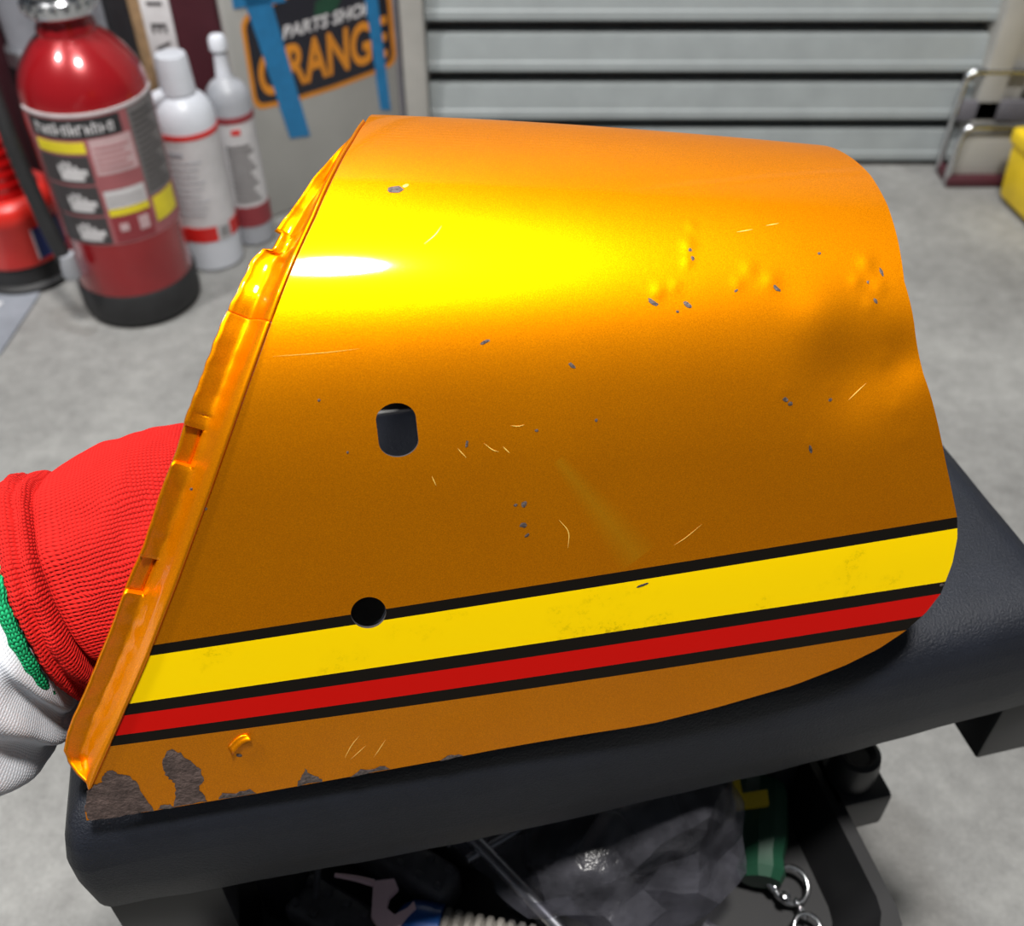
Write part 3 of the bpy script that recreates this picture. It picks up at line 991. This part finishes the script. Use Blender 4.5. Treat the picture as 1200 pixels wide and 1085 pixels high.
# ------------------------------------------------------------------ things on the floor behind
def cyl_patch(name, parent, c, r, a0, a1, z0, z1, m, lift=.0006, skew=0, n=None):
    n = n or max(2, int(abs(a1 - a0) / 6) + 1)
    v = []; f = []
    for i in range(n + 1):
        t = R_(a0 + (a1 - a0) * i / n)
        for z in (z0, z1):
            for rr in (r + lift, r - .0004):
                v.append((c[0] + rr * math.cos(t), c[1] + rr * math.sin(t), z))
    for i in range(n):
        b = i * 4; d = b + 4
        f += [(b, d, d + 2, b + 2), (b + 2, d + 2, d + 3, b + 3), (b, b + 1, d + 1, d)]
    f += [(0, 2, 3, 1), (n * 4, n * 4 + 1, n * 4 + 3, n * 4 + 2)]
    return fix_normals(from_data(name, v, f, m, parent, True, 30))

def extinguisher():
    t = thing('fire_extinguisher', 'glossy dark red fire extinguisher with printed label and black base', 'extinguisher', (-.458, 1.075, 0))
    r = .0670
    lathe('body', [(.0, .020), (r - .002, .020), (r, .030), (r, .262), (r - .0015, .276), (r - .006, .290), (r - .014, .304), (r - .026, .318), (r - .037, .327), (.030, .333), (.027, .338), (.027, .352), (0, .352)], 'red_gloss', t, seg=72)
    lathe('base_ring', [(0, .0), (r - .006, .0), (r + .001, .004), (r + .0028, .012), (r + .0028, .040), (r + .0005, .045), (r - .002, .045)], 'black_rubber', t, seg=64)
    col = lathe('valve_collar', [(.024, .346), (.034, .347), (.036, .350), (.036, .362), (.033, .366), (.036, .369), (.0355, .380), (.030, .386), (.016, .389), (.016, .43), (0, .43)], 'chrome', t, seg=56)
    for k in range(18):
        a = 2 * math.pi * k / 18
        rbox('lug', (.0355 * math.cos(a), .0355 * math.sin(a), .356), (.006, .006, .009), 'chrome', col, .0015, 2, Matrix.Rotation(a, 4, 'Z'))
    rbox('lever', (.01, .0, .452), (.07, .022, .008), 'red_gloss', t, .003)
    tube('hose', [(-.012, -.010, .43), (-.050, -.045, .42), (-.072, -.045, .33), (-.066, -.062, .24), (-.055, -.071, .15), (-.046, -.074, .100)], .0085, 'black_rubber', t, 14, 40)
    lathe('nozzle', [(0, 0), (.009, 0), (.0105, .004), (.0088, .03), (0, .03)], 'grey_plastic', t, (-.043, -.0745, .078), 20)
    A0 = -66.5
    lab = cyl_patch('label', t, (0, 0), r, A0 - 74, A0 + 80, .114, .266, 'label_rose', .0004)
    P = lambda nm, a0, a1, z0, z1, m, l=.0009: cyl_patch(nm, lab, (0, 0), r, A0 + a0, A0 + a1, z0, z1, m, l)
    P('stripe', -74, 80, .2635, .2665, 'label_white')
    P('banner', -64, 22, .240, .261, 'label_black')
    for k in range(11):      # blurred lettering on the banner
        a = -56 + k * 6.6
        hgt = (.013, .010, .010, .013, .010, .013, .010, .010, .013, .010, .010)[k]
        P('lettering', a, a + 1.6, .2440, .2440 + hgt, 'label_white', .0013)
        P('lettering', a + 1.6, a + 4.6, .2440 + (.004 if k % 2 else .0085), .2440 + (.0062 if k % 2 else .0105), 'label_white', .0013)
        if k % 3:
            P('lettering', a + 3.4, a + 4.8, .2440, .2440 + .009, 'label_white', .0013)
    P('yellow_bar', -62, -14, .224, .236, 'label_yellow')
    for z0, z1 in ((.189, .221), (.152, .186), (.116, .149)):
        P('pictogram', -64, -14, z0, z1, 'label_dark')
        P('hand', -44, -22, z0 + .004, z0 + .013, 'label_white', .0013)
        P('hand', -38, -18, z0 + .010, z0 + .017, 'label_white', .0013)
        for q in range(4):
            P('hand', -45 + q * 5.2, -41.8 + q * 5.2, z0 + .012, z0 + .021 + (.004 if q in (1, 2) else 0), 'label_white', .0013)
    P('panel', -10, 28, .198, .238, 'label_pink')
    for k in range(5):
        P('print_line', -8, 24 - 5 * (k % 2), .203 + k * .006, .2045 + k * .006, 'label_rose', .0013)
    P('panel', -10, 28, .180, .1975, 'label_rose')
    P('panel', -10, 28, .158, .179, 'label_white')
    for k in range(2):
        P('print_line', -8, 26, .164 + k * .006, .1648 + k * .006, 'label_grey', .0013)
    P('yellow_bar', -10, 28, .149, .157, 'label_yellow')
    P('panel', -10, 28, .117, .148, 'label_maroon')
    P('small_square', 14, 24, .127, .143, 'label_pink', .0013)
    P('small_square', -4, 4, .130, .139, 'label_pink', .0013)
    P('panel', 30, 72, .160, .262, 'label_grey')
    for k in range(14):
        P('print_line', 33, 66 - 6 * (k % 3), .166 + k * .0066, .1685 + k * .0066, 'label_dark', .0013)
    P('yellow_square', 33, 66, .128, .157, 'label_yellow')
extinguisher()

def bottle_big():
    t = thing('white_bottle', 'tall white plastic bottle with red bands beside the extinguisher', 'bottle', (-.389, 1.168, 0))
    r = .0365
    lathe('body', [(0, 0), (r - .003, 0), (r, .004), (r, .190), (r - .002, .204), (r - .008, .215), (r - .016, .221), (.016, .223), (.016, .228), (0, .228)], 'white_plastic', t, seg=56)
    lathe('cap', [(.019, .2225), (.0205, .224), (.0185, .262), (.017, .2665), (.012, .268), (0, .268)], 'white_plastic', t, seg=40)
    tube('side_spout', [(-.014, -.012, .224), (-.027, -.018, .220)], .008, 'white_plastic', t, 14)
    A0 = -71.6
    lab = cyl_patch('label', t, (0, 0), r, A0 - 88, A0 + 88, .048, .178, 'label_white', .0003)
    P = lambda nm, a0, a1, z0, z1, m, l=.0008: cyl_patch(nm, lab, (0, 0), r, A0 + a0, A0 + a1, z0, z1, m, l)
    P('red_band', -88, 88, .178, .1845, 'red_print')
    P('red_band', -88, 88, .044, .064, 'red_print')
    P('barcode_field', 14, 42, .044, .064, 'label_white', .0012)
    for k in range(4):
        P('barcode_line', 20 + k * 5, 22.5 + k * 5, .047, .062, 'label_dark', .0015)
    for k in range(9):
        P('print_line', -50, 0 + 6 * (k % 3), .082 + k * .0085, .0832 + k * .0085, 'grey_plastic', .0012)
    P('print_line', -45, -18, .158, .164, 'grey_plastic', .0012)
bottle_big()

def bottle_small():
    t = thing('narrow_bottle', 'narrow grey-white bottle with long nozzle and dark red label', 'bottle', (-.347, 1.220, 0))
    r = .0265
    lathe('body', [(0, 0), (r - .003, 0), (r, .004), (r, .193), (r - .002, .204), (r - .008, .212), (.012, .216), (.0085, .222), (0, .222)], 'grey_plastic', t, seg=48)
    lathe('nozzle', [(.0105, .216), (.0095, .222), (.0075, .248), (.0075, .250), (.0105, .252), (.0105, .264), (.008, .268), (0, .269)], 'white_plastic', t, seg=28)
    A0 = -74.3
    lab = cyl_patch('label', t, (0, 0), r, A0 - 88, A0 + 88, .036, .170, 'label_white', .0003)
    P = lambda nm, a0, a1, z0, z1, m, l=.0008: cyl_patch(nm, lab, (0, 0), r, A0 + a0, A0 + a1, z0, z1, m, l)
    P('red_band', -88, 88, .170, .178, 'label_maroon')
    P('red_mark', -10, 14, .156, .163, 'red_print')
    P('red_band', -88, 88, .030, .058, 'label_maroon')
    for k in range(11):
        P('print_line', -30, 40 - 8 * (k % 3), .066 + k * .0072, .0700 + k * .0072, 'label_grey', .0012)
bottle_small()

def red_lamp():
    t = thing('red_beacon', 'round red plastic beacon with shiny dome and black base', 'beacon', (-.622, 1.135, 0))
    lathe('base', [(0, .0), (.056, .0), (.060, .003), (.060, .008), (.055, .012), (.053, .034), (0, .034)], 'black_rubber', t, seg=56)
    lathe('body', [(.050, .034), (.0565, .036), (.0585, .042), (.0585, .088), (.061, .092), (.061, .108), (.056, .116), (.048, .120), (0, .120)], 'red_plastic', t, seg=56)
    prof = [(.046, .118)]
    for k in range(6):
        z = .122 + k * .012
        prof += [(.045 - k * .0025, z), (.042 - k * .0025, z + .006)]
    prof += [(.022, .195), (.010, .200), (0, .201)]
    lathe('dome', prof, 'red_dome', t, seg=56, angle=20)
    cyl_patch('blue_label', t, (0, 0), .0585, -44, 2, .044, .084, 'navy_print', .0008)
    cyl_patch('label_edge', t, (0, 0), .0585, -46, -44, .044, .084, 'label_white', .0009)
red_lamp()

# silver case with the sticker and blue tape
P0 = Vector((-.345, 1.257, 0)); P1 = Vector((-.155, 1.428, 0))
fd = (P1 - P0).normalized(); fn = Vector((fd.y, -fd.x, 0))
case = thing('metal_board', 'silver grey metal board with an orange and black sticker held by blue tape', 'board', P0, 0)
def fr(x, z, d):
    return fd * (x * .96) + UPV * (z - .036) + fn * d
rotc = Matrix((fd, -fn, UPV)).transposed().to_4x4()
rbox('sheet', fd * .128 - fn * .006 + UPV * .23, (.256, .012, .46), 'silver', case, .004, 3, rotc)
tube('edge_strip', [fr(.262, .036, .001), fr(.262, .494, .001)], .004, 'dim_grey', case)
def round_poly(pts, n=6, r=.018):
    out = []
    m = len(pts)
    for k in range(m):
        p = Vector(pts[k]); a = Vector(pts[k - 1]) - p; b = Vector(pts[(k + 1) % m]) - p
        rr = min(r, a.length * .45, b.length * .45)
        p0 = p + a.normalized() * rr; p1 = p + b.normalized() * rr
        for j in range(n + 1):
            t = j / n
            q = p0 * (1 - t) ** 2 + p * 2 * t * (1 - t) + p1 * t * t
            out.append((q.x, q.y))
    return out
st_out = round_poly([(.022, .305), (.020, .190), (.080, .1845), (.150, .1835), (.220, .1860), (.258, .190), (.256, .315), (.14, .330)], 6, .016)
st_in = round_poly([(.028, .300), (.026, .197), (.080, .1912), (.150, .1902), (.220, .1925), (.251, .197), (.249, .309), (.14, .322)], 6, .013)
stk = prism('sticker', st_out, .0006, 'orange_print', case, fr)
prism('sticker_field', st_in, .0011, 'ink', stk, fr)
prism('green_leaf', [(.130, .283), (.165, .283), (.175, .296), (.16, .305), (.135, .300)], .0014, 'green_plastic', stk, fr)
def text(body, x, z, size, m, parent, width=None, shear=0, lift=.0012, bold=0, height=None):
    cu = bpy.data.curves.new('lettering', 'FONT')
    cu.body = body; cu.size = size; cu.extrude = .0002; cu.offset = bold; cu.shear = shear
    o = bpy.data.objects.new('lettering', cu); COL.objects.link(o)
    bpy.context.view_layer.update()
    me = bpy.data.meshes.new_from_object(o.evaluated_get(bpy.context.evaluated_depsgraph_get()))
    bpy.data.objects.remove(o)
    xs = [v.co.x for v in me.vertices]; ys = [v.co.y for v in me.vertices]
    kx = (width / (max(xs) - min(xs))) if width else 1
    ky = (height / (max(ys) - min(ys))) if height else 1
    for v in me.vertices:
        v.co = fr(x + (v.co.x - min(xs)) * kx, z + (v.co.y - min(ys)) * ky, lift + v.co.z)
    me.materials.clear()
    return link('lettering', me, m, parent, False)
text('ORANGE', .034, .203, .06, 'orange_print', stk, .212, .12, .0014, .0016, .056)
text('PARTS SHOP', .078, .266, .02, 'label_white', stk, .145, .25, .0014, .0006, .0165)
def tape(pts, name='tape_strip'):
    prism(name, pts, .0018, 'tape', case, fr)
tape([(.030, .335), (.066, .335), (.0985, .133), (.0665, .139)])
tape([(.016, .318), (.090, .310), (.090, .350), (.016, .350)])
tape([(.209, .340), (.231, .340), (.240, .128), (.223, .134)])

# things standing along the back at upper left
def maroon_case():
    t = thing('maroon_case', 'dark maroon case with white lettered tag behind the bottles', 'case', (-.392, 1.345, 0))
    rbox('body', (0, 0, .25), (.105, .09, .50), 'maroon', t, .012, 3)
    tg = rbox('tag', (-.0455, -.0460, .240), (.036, .003, .090), 'label_white', t, .0008)
    ro = Matrix.Rotation(R_(90), 4, 'X')
    for ch, z in (('E', .246), ('I', .272), ('V', .222)):
        cu = bpy.data.curves.new('lettering', 'FONT'); cu.body = ch; cu.size = .026; cu.extrude = .0003; cu.offset = .0006
        o = bpy.data.objects.new('lettering', cu); COL.objects.link(o)
        bpy.context.view_layer.update()
        me = bpy.data.meshes.new_from_object(o.evaluated_get(bpy.context.evaluated_depsgraph_get()))
        bpy.data.objects.remove(o)
        me.transform(Matrix.Translation((-.0455, -.0480, z)) @ ro @ Matrix.Rotation(R_(-90), 4, 'Z') @ Matrix.Translation((-.009, -.009, 0)))
        me.materials.clear()
        link('lettering', me, 'label_dark', tg, False)
    lathe('red_knob', [(0, -.008), (.006, -.006), (.008, 0), (.006, .006), (0, .008)], 'red_plastic', t, (-.050, -.052, .196), 20)
maroon_case()
def stick(name, label, cat, x, y, w, d, h, m, lean=0):
    o = rbox(name, (x, y, h / 2), (w, d, h), m, None, min(w, d) * .15)
    return tag(o, label, cat)
stick('wooden_strip', 'light brown wooden strip standing between grey panels', 'wood', -.490, 1.40, .026, .03, .62, 'wood')
stick('black_panel', 'narrow black board standing beside the wooden strip', 'board', -.522, 1.41, .036, .03, .62, 'black_plastic')
stick('locker_side', 'tall dull grey sheet standing behind the white bottle', 'sheet', -.578, 1.42, .070, .03, .62, 'grey_metal')
stick('dim_plank', 'dim purplish plank left of the maroon case', 'plank', -.462, 1.385, .026, .03, .5, 'dim_grey')
def pole():
    t = thing('grey_pole', 'pale grey round pole with clamp behind the extinguisher', 'pole', (-.620, 1.34, 0))
    lathe('tube', [(0, 0), (.030, 0), (.030, .62), (0, .62)], 'grey_metal', t, seg=32)
    lathe('clamp', [(.030, .19), (.036, .192), (.036, .212), (.030, .214)], 'steel', t, seg=32)
    lathe('clamp_bolt', [(0, -.01), (.007, -.01), (.007, .01), (0, .01)], 'chrome', t, (.036, -.015, .202), 16)
pole()
stick('dusky_box', 'dusky maroon box behind the red beacon at far left', 'box', -.765, 1.33, .20, .14, .235, 'maroon')

# floor mat with paper at the left edge
mt = prism('floor_mat', [(-.80, .80), (-.672, .80), (-.594, .958), (-.590, 1.070), (-.60, 1.22), (-.80, 1.22)], .003, 'mat_grey', None, lambda x, y, d: Vector((x, y, d)))
tag(mt, 'blue-grey mat lying on the floor under the red beacon', 'mat')
pp = prism('paper_sheet', [(-.74, .985), (-.640, 1.000), (-.628, 1.060), (-.74, 1.060)], .0008, 'paper', None, lambda x, y, d: Vector((x, y, .0031 + d)))
tag(pp, 'pale paper sheet on the floor mat at the left edge', 'paper')

# chrome frame and yellow case at the right
def frame():
    t = thing('chrome_rack', 'small folding rack of bent chrome tube beside the shutter rail', 'rack', (.66, 1.375, 0))
    def U(name, x0, x1, y, z1, r=.005):
        pts = [(x0, y, .002), (x0, y, z1 * .55), (x0 + .001, y, z1 - .016), (x0 + .006, y, z1 - .004), (x0 + .018, y, z1), ((x0 + x1) / 2, y, z1), (x1 - .018, y, z1), (x1 - .006, y, z1 - .004), (x1 - .001, y, z1 - .016), (x1, y, z1 * .55), (x1, y, .002)]
        return tube(name, pts, r, 'chrome', t, 12, 60)
    U('loop', -.030, .085, .030, .150)
    U('loop', -.030, .085, -.010, .088)
    rbox('plate', (.027, -.004, .044), (.100, .003, .066), 'silver', t, .001)
    rbox('foot', (.027, .005, .008), (.120, .05, .014), 'maroon', t, .003)
    rbox('crossbar', (.027, .030, .095), (.110, .008, .030), 'dim_grey', t, .002)
frame()
def yellow_case():
    t = thing('yellow_case', 'bright yellow plastic case cut off by the right edge', 'case', (.768, 1.262, 0), R_(8))
    rbox('body', (0, 0, .046), (.150, .15, .080), 'yellow_plastic', t, .008, 3, None, .94)
    rbox('lid', (0, 0, .095), (.156, .156, .024), 'yellow_plastic', t, .006, 3)
    rbox('foot', (-.062, -.062, .004), (.012, .012, .008), 'black_rubber', t, .002)
    rbox('foot', (.062, -.062, .004), (.012, .012, .008), 'black_rubber', t, .002)
    rbox('latch', (0, -.080, .085), (.03, .008, .026), 'yellow_plastic', t, .002)
yellow_case()
